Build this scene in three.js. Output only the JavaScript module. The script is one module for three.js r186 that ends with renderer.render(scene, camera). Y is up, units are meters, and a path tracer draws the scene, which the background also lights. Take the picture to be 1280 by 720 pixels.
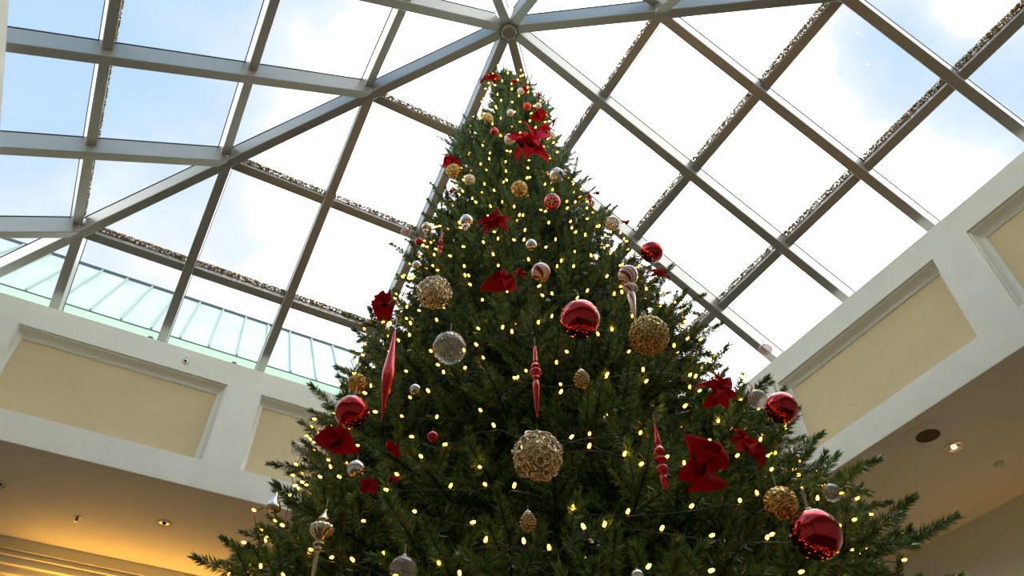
import * as THREE from 'three';
import { mergeGeometries } from 'three/addons/utils/BufferGeometryUtils.js';
import { RectAreaLightUniformsLib } from 'three/addons/lights/RectAreaLightUniformsLib.js';
RectAreaLightUniformsLib.init();

// ------------------------------------------------------------------ camera, sky, light, exposure
const V = (x, y, z) => new THREE.Vector3(x, y, z);
const scene = new THREE.Scene();
const camera = new THREE.PerspectiveCamera(42.38, 1280 / 720, 0.05, 200);
const EYE = V(-1.956, 1.6, 3.676);
const FWD = V(0.33036, 0.71976, -0.61058).normalize();
const UP = V(-0.33972, 0.69422, 0.63455).normalize();
const RIGHT = FWD.clone().cross(UP).normalize();
camera.position.copy(EYE);
camera.up.copy(UP);
camera.lookAt(EYE.clone().add(FWD));
const FOCAL = 928.6;
const ray = (px, py) => FWD.clone().addScaledVector(RIGHT, (px - 640) / FOCAL).addScaledVector(UP, (360 - py) / FOCAL).normalize();
const renderer = new THREE.WebGLRenderer({ antialias: true });
renderer.toneMapping = THREE.LinearToneMapping;
renderer.toneMappingExposure = 1.55;
renderer.shadowMap.enabled = true;

function rngOf(seed) { let s = seed | 0; return () => { s = (s + 0x6d2b79f5) | 0; let t = Math.imul(s ^ (s >>> 15), 1 | s); t = (t + Math.imul(t ^ (t >>> 7), 61 | t)) ^ t; return ((t ^ (t >>> 14)) >>> 0) / 4294967296; }; }
const hash2 = (x, y) => { let h = Math.imul(x | 0, 374761393) + Math.imul(y | 0, 668265263); h = Math.imul(h ^ (h >>> 13), 1274126177); return ((h ^ (h >>> 16)) >>> 0) / 4294967296; };
function noise2(x, y) {
  const xi = Math.floor(x), yi = Math.floor(y), fx = x - xi, fy = y - yi, u = fx * fx * (3 - 2 * fx), v = fy * fy * (3 - 2 * fy);
  return (hash2(xi, yi) * (1 - u) + hash2(xi + 1, yi) * u) * (1 - v) + (hash2(xi, yi + 1) * (1 - u) + hash2(xi + 1, yi + 1) * u) * v;
}
function fbm(x, y, n = 5) { let a = 0.5, s = 0, t = 0; for (let i = 0; i < n; i++) { s += a * noise2(x, y); t += a; a *= 0.5; x = x * 2.03 + 17.1; y = y * 2.03 + 9.7; } return s / t; }
const smooth = (a, b, x) => { const t = Math.min(1, Math.max(0, (x - a) / (b - a))); return t * t * (3 - 2 * t); };
const lerp = (a, b, t) => a + (b - a) * t;

// bright broken cloud over pale blue: white cloud bank ahead, blue openings to the left, at the right and beyond
{
  const W = 1024, H = 512, data = new Float32Array(W * H * 4);
  const gaps = [[10, -60, 0.18, 0.22], [330, -60, 0.15, 0.12], [1290, 150, 0.1, 0.27], [1120, 30, 0.13, 0.3]].map(([x, y, r, w]) => ({ d: ray(x, y), r, w }));
  gaps.push({ d: V(-0.58, 0.75, 0.25).normalize(), r: 0.47, w: 0.85 }, { d: V(-0.15, 0.75, 0.65).normalize(), r: 0.35, w: 0.6 });   // clear blue behind the viewer's left shoulder, as the bars mirror it
  const bank = [[620, 330, 0.36, 0.34], [860, 270, 0.2, 0.22], [1215, 5, 0.04, 0.3]].map(([x, y, r, w]) => ({ d: ray(x, y), r, w }));
  const d = V(0, 0, 0);
  for (let j = 0; j < H; j++) for (let i = 0; i < W; i++) {
    const phi = ((i + 0.5) / W - 0.5) * 2 * Math.PI, lat = ((j + 0.5) / H - 0.5) * Math.PI;
    d.set(Math.cos(phi) * Math.cos(lat), Math.sin(lat), Math.sin(phi) * Math.cos(lat));
    const q = Math.max(d.y, 0) + 0.3;
    let c = (fbm(d.x / q * 2.1 + 3.3, d.z / q * 2.1 + 8.1, 7) - 0.5) * 1.5 + 0.58;
    let open = 0;
    for (const g of gaps) { const a = Math.acos(Math.min(1, d.dot(g.d))); if (g.w > 0.55) open += g.w * Math.exp(-(a * a) / (g.r * g.r)); c -= g.w * Math.exp(-(a * a) / (g.r * g.r)); }
    for (const g of bank) { const a = Math.acos(Math.min(1, d.dot(g.d))); c += g.w * Math.exp(-(a * a) / (g.r * g.r)); }
    const k = smooth(0.0, 0.6, c), haze = Math.min(1, k * 2), body = Math.max(0, k * 2 - 1), thick = fbm(d.x / q * 4 + 1, d.z / q * 4 + 5, 4);
    const w = 2.15 + 0.7 * thick, low = Math.pow(1 - Math.max(d.y, 0), 4) * 0.25, o = (j * W + i) * 4;
    const deep = 1 - 0.4 * smooth(0.2, 0.7, open), ground = d.y < 0 ? 0.35 : 1;
    data[o] = lerp(lerp(0.36 * deep * deep + low, 0.62, haze), w, body) * ground; data[o + 1] = lerp(lerp(0.505 * deep + low, 0.655, haze), w, body) * ground; data[o + 2] = lerp(lerp(0.68 * Math.sqrt(deep) + low * 0.6, 0.69, haze), w * 1.01, body) * ground; data[o + 3] = 1;
  }
  const sky = new THREE.DataTexture(data, W, H, THREE.RGBAFormat, THREE.FloatType);
  sky.mapping = THREE.EquirectangularReflectionMapping; sky.magFilter = THREE.LinearFilter; sky.needsUpdate = true;
  scene.background = sky; scene.environment = sky;
}

// ------------------------------------------------------------------ helpers
const taken = new Map();
function numbered(name) { const n = taken.get(name) ?? 0; taken.set(name, n + 1); return n ? name + '_' + String(n).padStart(3, '0') : name; }
const hex = (h) => new THREE.Color(h);
const lin = (r, g, b) => new THREE.Color().setRGB(r, g, b);
const std = (o) => new THREE.MeshStandardMaterial(o);
const phy = (o) => new THREE.MeshPhysicalMaterial(o);
function shadows(o) { o.castShadow = true; o.receiveShadow = true; return o; }
function part(name, geo, mat, parent) { const m = shadows(new THREE.Mesh(geo, mat)); m.name = name; parent.add(m); return m; }
function thing(name, label, category, group, pos) {
  const g = new THREE.Group(); g.name = numbered(name); g.userData = { label, category }; if (group) g.userData.group = group;
  if (pos) g.position.copy(pos); scene.add(g); return g;
}
function structure(name, label, category) { const g = new THREE.Group(); g.name = name; g.userData = { label, category, kind: 'structure' }; scene.add(g); return g; }
function boxAt(x0, x1, y0, y1, z0, z1) { const g = new THREE.BoxGeometry(x1 - x0, y1 - y0, z1 - z0); g.translate((x0 + x1) / 2, (y0 + y1) / 2, (z0 + z1) / 2); return g; }
function plain(g) { const h = g.index ? g.toNonIndexed() : g; for (const k of Object.keys(h.attributes)) if (!['position', 'normal', 'uv', 'color'].includes(k)) h.deleteAttribute(k); return h; }
const merge = (list) => mergeGeometries(list.map(plain));
function noiseTexture(size, seed, lo, hi, cells, octaves = 4, srgb = false) {
  const d = new Uint8Array(size * size * 4);
  for (let j = 0; j < size; j++) for (let i = 0; i < size; i++) {
    const x = i / size * cells, y = j / size * cells;
    const f = (a, b) => fbm(a + seed, b + seed * 1.7, octaves), u = i / size, v = j / size;
    const n = f(x, y) * (1 - u) * (1 - v) + f(x - cells, y) * u * (1 - v) + f(x, y - cells) * (1 - u) * v + f(x - cells, y - cells) * u * v;
    const c = Math.round(lerp(lo, hi, n)), o = (j * size + i) * 4; d[o] = d[o + 1] = d[o + 2] = c; d[o + 3] = 255;
  }
  const t = new THREE.DataTexture(d, size, size); t.wrapS = t.wrapT = THREE.RepeatWrapping; t.magFilter = THREE.LinearFilter; t.needsUpdate = true;
  if (srgb) t.colorSpace = THREE.SRGBColorSpace; return t;
}
const plasterBump = noiseTexture(256, 3, 0, 255, 40, 3);
const plasterTone = noiseTexture(256, 11, 236, 255, 5, 5, true);

// ------------------------------------------------------------------ materials of the building
const M = {
  wallPaint: std({ color: lin(0.83, 0.85, 0.76), roughness: 0.75, map: plasterTone, bumpMap: plasterBump, bumpScale: 0.0006 }),
  panelPaint: std({ color: lin(0.7, 0.59, 0.35), roughness: 0.8, map: plasterTone, bumpMap: plasterBump, bumpScale: 0.0006 }),
  floorDark: std({ color: lin(0.1, 0.075, 0.05), roughness: 0.4, map: noiseTexture(256, 21, 200, 255, 9, 5, true) }),  // unseen floor; colour kept dark so less daylight bounces up
  aluminium: std({ color: lin(0.4, 0.4, 0.36), roughness: 0.3, metalness: 0.6 }),
  gasket: std({ color: lin(0.015, 0.015, 0.016), roughness: 0.6 }),
  glass: phy({ color: lin(0.97, 0.985, 0.98), roughness: 0.0, transmission: 1, thickness: 0, ior: 1.45 }),
  cap: std({ color: lin(0.2, 0.19, 0.17), roughness: 0.5, metalness: 0.3 }),
  debris: std({ color: lin(0.5, 0.36, 0.12), roughness: 0.8 }),
  roofGreen: std({ color: lin(0.60, 0.74, 0.66), roughness: 0.5, map: noiseTexture(256, 33, 205, 255, 6, 5, true) }),
  roofSeam: std({ color: lin(0.3, 0.4, 0.39), roughness: 0.5 }),
  fasciaGreen: std({ color: lin(0.5, 0.78, 0.54), roughness: 0.55 }),
  darkMetal: std({ color: lin(0.06, 0.08, 0.085), roughness: 0.5, metalness: 0.4 }),
  bezel: std({ color: lin(0.72, 0.71, 0.65), roughness: 0.6 }),
  chrome: std({ color: lin(0.6, 0.58, 0.52), roughness: 0.25, metalness: 1 }),
  black: std({ color: lin(0.01, 0.01, 0.01), roughness: 0.6 }),
  grille: std({ color: lin(0.07, 0.05, 0.03), roughness: 0.8 }),
};

// ------------------------------------------------------------------ skylight opening: four walls with recessed panels
const D = 4.44, CEIL = 6.01, TOP = 7.79, OUT = 5.15, FAR = 6.66;
function panelledWall(name, label, turn) {
  const g = structure(name, label, 'wall'); g.rotation.y = turn;                // built on the plane z = -D, facing +z
  const s = new THREE.Shape(); s.moveTo(-D, CEIL + 0.012); s.lineTo(D, CEIL + 0.012); s.lineTo(D, TOP); s.lineTo(-D, TOP); s.closePath();
  const rects = [-2.79, 0, 2.79].map((c) => [c - 1.185, c + 1.185, 6.36, 7.45]);
  for (const [a, b, c, d] of rects) { const h = new THREE.Path(); h.moveTo(a, c); h.lineTo(a, d); h.lineTo(b, d); h.lineTo(b, c); h.closePath(); s.holes.push(h); }
  const face = new THREE.ExtrudeGeometry(s, { depth: 0.2, bevelEnabled: false }); face.translate(0, 0, -D - 0.2);
  const f = part('wall_face', face, M.wallPaint, g); f.userData.label = 'off-white painted framing around the recessed panels';
  part('wall_core', boxAt(-OUT, OUT, CEIL + 0.31, TOP - 0.01, -OUT, -D - 0.201), M.wallPaint, g);
  for (const [a, b, c, d] of rects) {
    const p = part('recessed_panel', boxAt(a, b, c, d, -D - 0.2, -D - 0.165), M.panelPaint, g); p.userData.label = 'recessed beige panel';
    const prof = [[0, 0.03], [0.014, 0.03], [0.014, 0.034]]; for (let k = 0; k <= 8; k++) { const t = k / 8 * Math.PI / 2; prof.push([0.018 + 0.05 * (1 - Math.cos(t)), 0.036 + 0.105 * Math.sin(t)]); }
    prof.push([0.068, 0.15], [0.08, 0.15], [0.08, 0.166]);
    const sweep = [], corner = ([o, z]) => [V(a + o, c + o, -D - z), V(b - o, c + o, -D - z), V(b - o, d - o, -D - z), V(a + o, d - o, -D - z)];
    for (let k = 0; k + 1 < prof.length; k++) { const p0 = corner(prof[k]), p1 = corner(prof[k + 1]); for (let e = 0; e < 4; e++) { const f2 = (e + 1) % 4; sweep.push(p0[e], p0[f2], p1[f2], p0[e], p1[f2], p1[e]); } }
    const mg = new THREE.BufferGeometry().setFromPoints(sweep); mg.computeVertexNormals();
    mg.setAttribute('uv', new THREE.Float32BufferAttribute(sweep.flatMap((v) => [v.x + v.z, v.y]), 2));
    part('panel_moulding', mg, M.wallPaint, g);
  }
  return g;
}
const wallBack = panelledWall('wall_back', 'off-white wall with beige recessed panels under the sloping metal roof', 0);
panelledWall('wall_right', 'off-white panelled wall above the ceiling with the round speaker', -Math.PI / 2);
panelledWall('wall_left', 'off-white panelled wall whose edge shows beside the blue sky', Math.PI / 2);
panelledWall('wall_front', 'off-white panelled wall of the skylight well behind the viewer', Math.PI);

// lower ceiling around the opening, concourse walls, floor
{
  const c = structure('ceiling', 'off-white lower concourse ceiling in warm lamplight around the opening', 'ceiling');
  const F = FAR + 0.5;
  part('ceiling_slab', boxAt(-F, F, CEIL, CEIL + 0.01, -F, -D), M.wallPaint, c);
  part('ceiling_slab', boxAt(-F, F, CEIL, CEIL + 0.01, D, F), M.wallPaint, c);
  part('ceiling_slab', boxAt(D, F, CEIL, CEIL + 0.01, -D, D), M.wallPaint, c);
  part('ceiling_slab', boxAt(-F, -D, CEIL, CEIL + 0.01, -D, D), M.wallPaint, c);
  for (let k = 0; k < 4; k++) { const q = boxAt(-F, F, CEIL + 0.012, CEIL + 0.3, -F, -D - 0.201); q.rotateY(k * Math.PI / 2); part('ceiling_slab', q, M.wallPaint, c); }
  const fl = structure('floor', 'dark unseen floor of the concourse, toned down to cut bounce light', 'floor');
  part('floor_slab', boxAt(-F, F, -0.2, 0, -F, F), M.floorDark, fl);
  const low = (name, label, x0, x1, z0, z1) => { const w = structure(name, label, 'wall'); part('wall_face', boxAt(x0, x1, 0, CEIL, z0, z1), M.wallPaint, w); };
  low('wall_lower_right', 'lower wall in warm light under the ceiling with the round speaker', FAR + 0.02, F, -F, F);
  low('wall_lower_left', 'off-white wall of the lower concourse at the left', -F, -FAR - 0.02, -F, F);
  low('wall_lower_front', 'off-white wall of the lower concourse behind the viewer', -FAR, FAR, FAR + 0.02, F);
  low('wall_lower_back', 'off-white wall below the stepped cornice', -FAR, FAR, -F, -FAR - 0.16);
  const pr = [[-6.64, 6.01], [-6.64, 5.885], [-6.622, 5.885], [-6.622, 5.868], [-6.665, 5.868], [-6.665, 5.83], [-6.64, 5.83], [-6.64, 5.805], [-6.695, 5.805], [-6.695, 5.742], [-6.67, 5.742], [-6.67, 5.718], [-6.745, 5.718], [-6.745, 5.65], [-6.72, 5.65], [-6.72, 5.62], [-6.8, 5.62], [-6.8, 5.45], [-6.86, 5.45], [-6.86, 6.01]];
  const sh = new THREE.Shape(pr.map(([z, y]) => new THREE.Vector2(-z, y)));
  const e = new THREE.ExtrudeGeometry(sh, { depth: 2 * FAR, bevelEnabled: false }); e.rotateY(Math.PI / 2); e.translate(-FAR, 0, 0);
  const t = structure('trim_1', 'stepped cornice in amber light along the lower ceiling', 'cornice'); part('cornice', e, M.wallPaint, t);
}

// ------------------------------------------------------------------ glazed pyramid
const A = 1.267, HUBY = 10.6, SLOPE = 0.5677, EAVE = 4.95, BEAM = 0.24;
const skylight = thing('skylight', 'glazed pyramid skylight of grey aluminium bars over the tree', 'skylight');
{
  const debris = [], rnd = rngOf(77);
  const nodeAt = (face, i, j) => { // i along the wall, j out from the hub (metres); face 0 = back, 1 = right, 2 = front, 3 = left
    const v = V(i, HUBY - SLOPE * j, -j), a = -face * Math.PI / 2; return v.applyAxisAngle(V(0, 1, 0), a); };
  const normalOf = (face) => V(0, 1, -SLOPE).normalize().applyAxisAngle(V(0, 1, 0), -face * Math.PI / 2);
  function barGeo(p0, p1, n, w, h0, h1) {  // a box from p0 to p1, from h0 to h1 along the normal
    const L = p0.distanceTo(p1), x = p1.clone().sub(p0).normalize(), z = x.clone().cross(n).normalize(), y = z.clone().cross(x);
    const sh = new THREE.Shape(), c = Math.min(0.006, (h1 - h0) / 4, w / 4), a = w / 2;
    sh.moveTo(-a + c, h0); sh.lineTo(a - c, h0); sh.lineTo(a, h0 + c); sh.lineTo(a, h1 - c); sh.lineTo(a - c, h1); sh.lineTo(-a + c, h1); sh.lineTo(-a, h1 - c); sh.lineTo(-a, h0 + c); sh.closePath();
    const g = new THREE.ExtrudeGeometry(sh, { depth: L, bevelEnabled: false });
    g.applyMatrix4(new THREE.Matrix4().makeBasis(z.clone().negate(), y, x).setPosition(p0)); return g;
  }
  const hubR = 0.1;
  for (let f = 0; f < 4; f++) {
    const n = normalOf(f);
    // rafters
    for (let i = -3; i <= 3; i++) {
      const j0 = i === 0 ? hubR : Math.abs(i) * A, p0 = nodeAt(f, i * A, j0), p1 = nodeAt(f, i * A, EAVE - 0.01);
      const r = part('rafter', barGeo(p0, p1, n, 0.112, 0, BEAM), M.aluminium, skylight);
      part('gasket', barGeo(p0, p1, n, 0.124, BEAM, BEAM + 0.012), M.gasket, r);
      part('pressure_cap', barGeo(p0, p1, n, 0.05, BEAM + 0.024, BEAM + 0.05), M.cap, r);
    }
    // purlins, one length between each two rafters
    for (let j = 1; j <= 3; j++) for (let i = -j; i < j; i++) {
      const p0 = nodeAt(f, i * A + 0.055, j * A), p1 = nodeAt(f, (i + 1) * A - 0.055, j * A);
      const r = part('purlin', barGeo(p0, p1, n, 0.108, 0.11, BEAM), M.aluminium, skylight);
      part('gasket', barGeo(p0, p1, n, 0.118, BEAM, BEAM + 0.012), M.gasket, r);
      part('pressure_cap', barGeo(p0, p1, n, 0.06, BEAM + 0.024, BEAM + 0.05), M.cap, r);
      const up = nodeAt(f, 0, 0).sub(nodeAt(f, 0, 1)).normalize(), al = p1.clone().sub(p0);
      for (let k = 0; k < 1400; k++) debris.push([p0.clone().addScaledVector(al, rnd()).addScaledVector(up, 0.045 + 0.065 * rnd()).addScaledVector(n, BEAM + 0.024 + 0.008 * rnd()), 0.006 + 0.007 * rnd()]);
    }
    // hip between this face and the next
    const h0 = nodeAt(f, hubR * 0.7, hubR * 0.7), h1 = nodeAt(f, EAVE, EAVE), hn = n.clone().add(normalOf((f + 1) % 4)).normalize();
    const hip = part('hip_rafter', barGeo(h0, h1, hn, 0.112, -0.01, BEAM + 0.005), M.aluminium, skylight);
    part('gasket', barGeo(h0, h1, hn, 0.126, BEAM + 0.005, BEAM + 0.018), M.gasket, hip);
    part('pressure_cap', barGeo(h0, h1, hn, 0.07, BEAM + 0.035, BEAM + 0.06), M.cap, hip);
    // panes
    const lift = n.clone().multiplyScalar(BEAM + 0.018);
    for (let j = 1; j <= 4; j++) for (let i = -j; i < j; i++) {
      const o0 = (j - 1) * A, o1 = j === 4 ? EAVE : j * A, g = 0.008;
      const cl = (x, o) => Math.max(-o, Math.min(o, x));
      const x0 = i * A + g, x1 = (i + 1) * A - g;
      const q = [nodeAt(f, cl(x0, o0 + g), o0 + g), nodeAt(f, cl(x0, o1 - g), o1 - g), nodeAt(f, cl(x1, o1 - g), o1 - g), nodeAt(f, cl(x1, o0 + g), o0 + g)].map((v) => v.add(lift));
      const pts = q[0].distanceTo(q[3]) < 0.05 ? [q[0], q[1], q[2]] : q, bg = new THREE.BufferGeometry();
      bg.setAttribute('position', new THREE.Float32BufferAttribute(pts.flatMap((v) => v.toArray()), 3));
      bg.setAttribute('uv', new THREE.Float32BufferAttribute(pts.flatMap((_, k) => [k & 1, k >> 1]), 2));
      bg.setIndex(pts.length === 3 ? [0, 1, 2] : [0, 1, 2, 0, 2, 3]); bg.computeVertexNormals();
      part('pane', bg, M.glass, skylight);
    }
    // curb under the eave
    const c0 = boxAt(-EAVE - 0.2, EAVE + 0.2, TOP, TOP + 0.24, -EAVE - 0.18, -EAVE + 0.02); c0.rotateY(-f * Math.PI / 2);
    part('curb', c0, M.wallPaint, skylight);
  }
  const hub = new THREE.LatheGeometry([[0, -0.1], [0.07, -0.1], [0.098, -0.085], [0.105, -0.06], [0.105, 0.2], [0, 0.2]].map(([r, y]) => new THREE.Vector2(r, y)), 36);
  hub.translate(0, HUBY, 0);
  const hubPart = part('hub', hub, M.aluminium, skylight); hubPart.userData.label = 'round hub where the eight bars meet';
  const tet = new THREE.TetrahedronGeometry(1), im = new THREE.InstancedMesh(tet, M.debris, debris.length), mt = new THREE.Matrix4(), e = new THREE.Euler(), qt = new THREE.Quaternion();
  debris.forEach(([p, s], k) => { e.set(rnd() * 6, rnd() * 6, rnd() * 6); im.setMatrixAt(k, mt.compose(p, qt.setFromEuler(e), V(s, s, s))); im.setColorAt(k, lin(0.4 + rnd(), 0.4 + 0.9 * rnd(), 0.4 + 0.6 * rnd())); });
  im.name = 'debris'; im.userData = { kind: 'stuff', label: 'brown windblown debris caught along the bars' }; shadows(im); skylight.add(im);
}

// ------------------------------------------------------------------ sloping metal roof of the next wing, seen through the glass
{
  const g = thing('metal_roof', 'pale green standing seam metal roof slope beyond the back glazing', 'roof');
  const z0 = -7, y0 = 9.9, m = Math.tan(53.3 * Math.PI / 180), rise = 2.38, run = rise / m, step = 0.467, ang = Math.atan(m), len = Math.hypot(rise, run);
  const ofs = -3.85 % step, stains = rngOf(5);
  for (let k = -22; k < 12; k++) {
    const x = ofs + k * step, p = new THREE.BoxGeometry(step - 0.02, 0.02, len, 1, 1, 1);
    p.translate(0, 0, -len / 2); p.rotateX(ang); p.translate(x + step / 2, y0, z0);
    const uv = p.attributes.uv; for (let i = 0; i < uv.count; i++) uv.setXY(i, uv.getX(i) * 0.2 + stains() * 0 + k * 0.13, uv.getY(i) * 0.7 + k * 0.31);
    part('roof_panel', p, M.roofGreen, g);
    const s = new THREE.BoxGeometry(0.028, 0.045, len); s.translate(0, 0.025, -len / 2); s.rotateX(ang); s.translate(x, y0, z0);
    part('seam', s, M.roofSeam, g);
  }
  const x0 = ofs - 22 * step, x1 = ofs + 12 * step;
  part('ridge_cap', boxAt(x0, x1, y0 + rise - 0.03, y0 + rise + 0.07, z0 - run - 0.25, z0 - run + 0.02), M.darkMetal, g);
  part('gutter_line', boxAt(x0, x1, y0 - 0.03, y0 - 0.005, z0 - 0.02, z0 + 0.025), M.darkMetal, g);
  part('fascia', boxAt(x0, x1, 6.32, y0 - 0.03, z0 - 0.1, z0 + 0.02), M.fasciaGreen, g);
  for (let k = 0; k < 7; k++) { const x = -5.6 + k * 1.35; part('clip', boxAt(x, x + 0.07, y0 - 0.2, y0 - 0.15, z0 + 0.02, z0 + 0.035), M.black, g); }
  part('back_slope', boxAt(x0, x1, 6.32, y0 + rise - 0.04, z0 - run - 0.25, z0 - run - 0.15), M.roofSeam, g);
}

// ------------------------------------------------------------------ ceiling and wall fittings
function onCeiling(x, z) { return V(x, CEIL, z); }
function lathe(pts, seg = 32) { return new THREE.LatheGeometry(pts.map(([r, y]) => new THREE.Vector2(Math.max(r, 1e-4), y)), seg); }
const bulbWarm = std({ color: lin(1, 0.8, 0.5), emissive: lin(1, 0.66, 0.25), emissiveIntensity: 6, roughness: 0.4 });
function downlight(x, z, label, lit) {
  const g = thing('recessed_downlight', label, 'downlight', 'recessed ceiling downlights', onCeiling(x, z));
  part('trim_ring', lathe([[0.055, 0.0], [0.07, -0.012], [0.095, -0.008], [0.1, 0.0]]), lit ? M.chrome : M.wallPaint, g);
  part('reflector', lathe([[0.056, -0.004], [0.045, -0.001], [0.02, -0.0005], [0, -0.0005]]), M.chrome, g);
  const b = part('lamp', lathe([[0, -0.014], [0.018, -0.012], [0.026, -0.005], [0.024, -0.001]]), lit ? bulbWarm : M.black, g); b.position.y = -0.002;
  if (lit) { const s = new THREE.SpotLight(lin(1, 0.7, 0.38), 16, 0, 0.9, 0.6, 2); s.position.set(0, -0.03, 0); s.target.position.set(0, -3, 0); s.castShadow = true; s.name = 'lamp_light'; g.add(s, s.target); }
}
downlight(5.22, 0.08, 'lit recessed downlight beside the round ceiling speaker', true);
downlight(-1.73, -5.42, 'unlit recessed downlight in the amber ceiling beside the tree', false);
downlight(-3.5, -5.39, 'unlit recessed downlight further along the amber ceiling from the tree', false);
{
  const g = thing('ceiling_speaker', 'round tan ceiling speaker with dark grille', 'speaker', null, onCeiling(4.80, 0.1));
  part('bezel', lathe([[0.12, -0.01], [0.2, -0.012], [0.235, -0.006], [0.24, 0]], 48), M.bezel, g);
  part('grille', lathe([[0, -0.008], [0.122, -0.008], [0.122, -0.001]], 48), M.grille, g);
  const s = thing('smoke_detector', 'small white smoke detector on the ceiling past the lit downlight', 'detector', null, onCeiling(5.9, 0.1));
  part('base', lathe([[0, -0.012], [0.055, -0.012], [0.06, 0]], 32), M.wallPaint, s); part('dome', lathe([[0, -0.05], [0.035, -0.046], [0.048, -0.03], [0.05, -0.012]], 32), M.wallPaint, s);
  const sprinkler = (name, label, pos, dir) => {
    const k = thing(name, label, 'sprinkler', null, pos); k.quaternion.setFromUnitVectors(V(0, -1, 0), dir);
    part('escutcheon', lathe([[0.014, -0.012], [0.03, -0.008], [0.042, 0], [0.03, 0]], 28), M.chrome, k);
    part('sprinkler_head', lathe([[0, -0.06], [0.012, -0.058], [0.012, -0.03], [0.016, -0.028], [0.016, 0]], 16), M.black, k);
    part('deflector', lathe([[0, -0.064], [0.02, -0.063], [0.02, -0.06], [0, -0.059]], 16), M.chrome, k);
  };
  sprinkler('ceiling_sprinkler', 'small pendant fire sprinkler on the amber ceiling', onCeiling(-2.65, -5.74), V(0, -1, 0));
  sprinkler('wall_sprinkler', 'small sidewall fire sprinkler on the white wall above the beige panel', V(-2.17, 7.6, -D), V(0, 0, 1));
}
// warm linear uplight on the wall below the cornice
{
  const g = thing('linear_uplight', 'long warm wall uplight below the cornice', 'wall light', null, V(-1.4, 5.3, -6.62));
  part('housing', boxAt(-1.75, 1.75, -0.08, -0.005, -0.19, 0.12), M.darkMetal, g);
  part('lens', boxAt(-1.7, 1.7, -0.004, 0.006, -0.1, 0.08), std({ color: lin(1, 0.8, 0.5), emissive: lin(1, 0.58, 0.16), emissiveIntensity: 2, roughness: 0.5 }), g);
  const l = new THREE.RectAreaLight(lin(1, 0.4, 0.045), 4.8, 3.4, 0.18); l.position.set(0, 0.02, 0); l.rotation.x = Math.PI / 2 + 0.1; l.name = 'lamp_light'; g.add(l);
}

{
  const g = thing('linear_uplight', 'short dim wall uplight on the lower wall below the round speaker', 'wall light', null, V(6.6, 4.3, -0.6));
  part('housing', boxAt(-0.12, 0.07, -0.08, -0.005, -1.05, 1.05), M.darkMetal, g);
  part('lens', boxAt(-0.09, 0.05, -0.004, 0.006, -1, 1), std({ color: lin(1, 0.8, 0.5), emissive: lin(1, 0.58, 0.16), emissiveIntensity: 1, roughness: 0.5 }), g);
  const l = new THREE.RectAreaLight(lin(1, 0.42, 0.06), 1.8, 0.14, 2); l.position.set(0, 0.02, 0); l.rotation.x = Math.PI / 2; l.name = 'lamp_light'; g.add(l);
}

// ------------------------------------------------------------------ the tree
const APEX = V(-0.09, 9.41, -0.045), SIDE = V(0.8795, 0, 0.4759), LEAN = 0.5, SPAN = 8.41;
const bell = (h, c, w) => Math.exp(-((h - c) * (h - c)) / (w * w));
const axisAt = (h) => APEX.clone().addScaledVector(SIDE, LEAN * h + 0.13 * bell(h, 0.075, 0.07)).setY(APEX.y - SPAN * h);
const radiusAt = (h) => 0.12 + 2.517 * Math.pow(Math.max(h, 0), 1.118) + 0.14 * bell(h, 0.07, 0.08) - 0.09 * bell(h, 0.36, 0.15);
const hOf = (y) => (APEX.y - y) / SPAN;
function surfaceHit(px, py, fac = 1) {    // where the line of sight meets the tree's outline, or its nearest pass
  const d = ray(px, py), p = V(0, 0, 0); let best = 1e9, bt = 5;
  for (let t = 1; t < 12; t += 0.01) {
    p.copy(EYE).addScaledVector(d, t); const h = hOf(p.y); if (h < 0.0) break; const a = axisAt(h);
    const e = Math.hypot(p.x - a.x, p.z - a.z) - radiusAt(h) * fac;
    if (e < best) { best = e; bt = t; } if (e < 0) break;
  }
  return EYE.clone().addScaledVector(d, bt);
}
const depthOf = (p) => p.clone().sub(EYE).dot(FWD);
const pixelOf = (p) => { const q = p.clone().sub(EYE), w = q.dot(FWD); return [640 + FOCAL * q.dot(RIGHT) / w, 360 - FOCAL * q.dot(UP) / w, w]; };
const clear = [];                          // ornaments in front of which no sprig may grow

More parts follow.
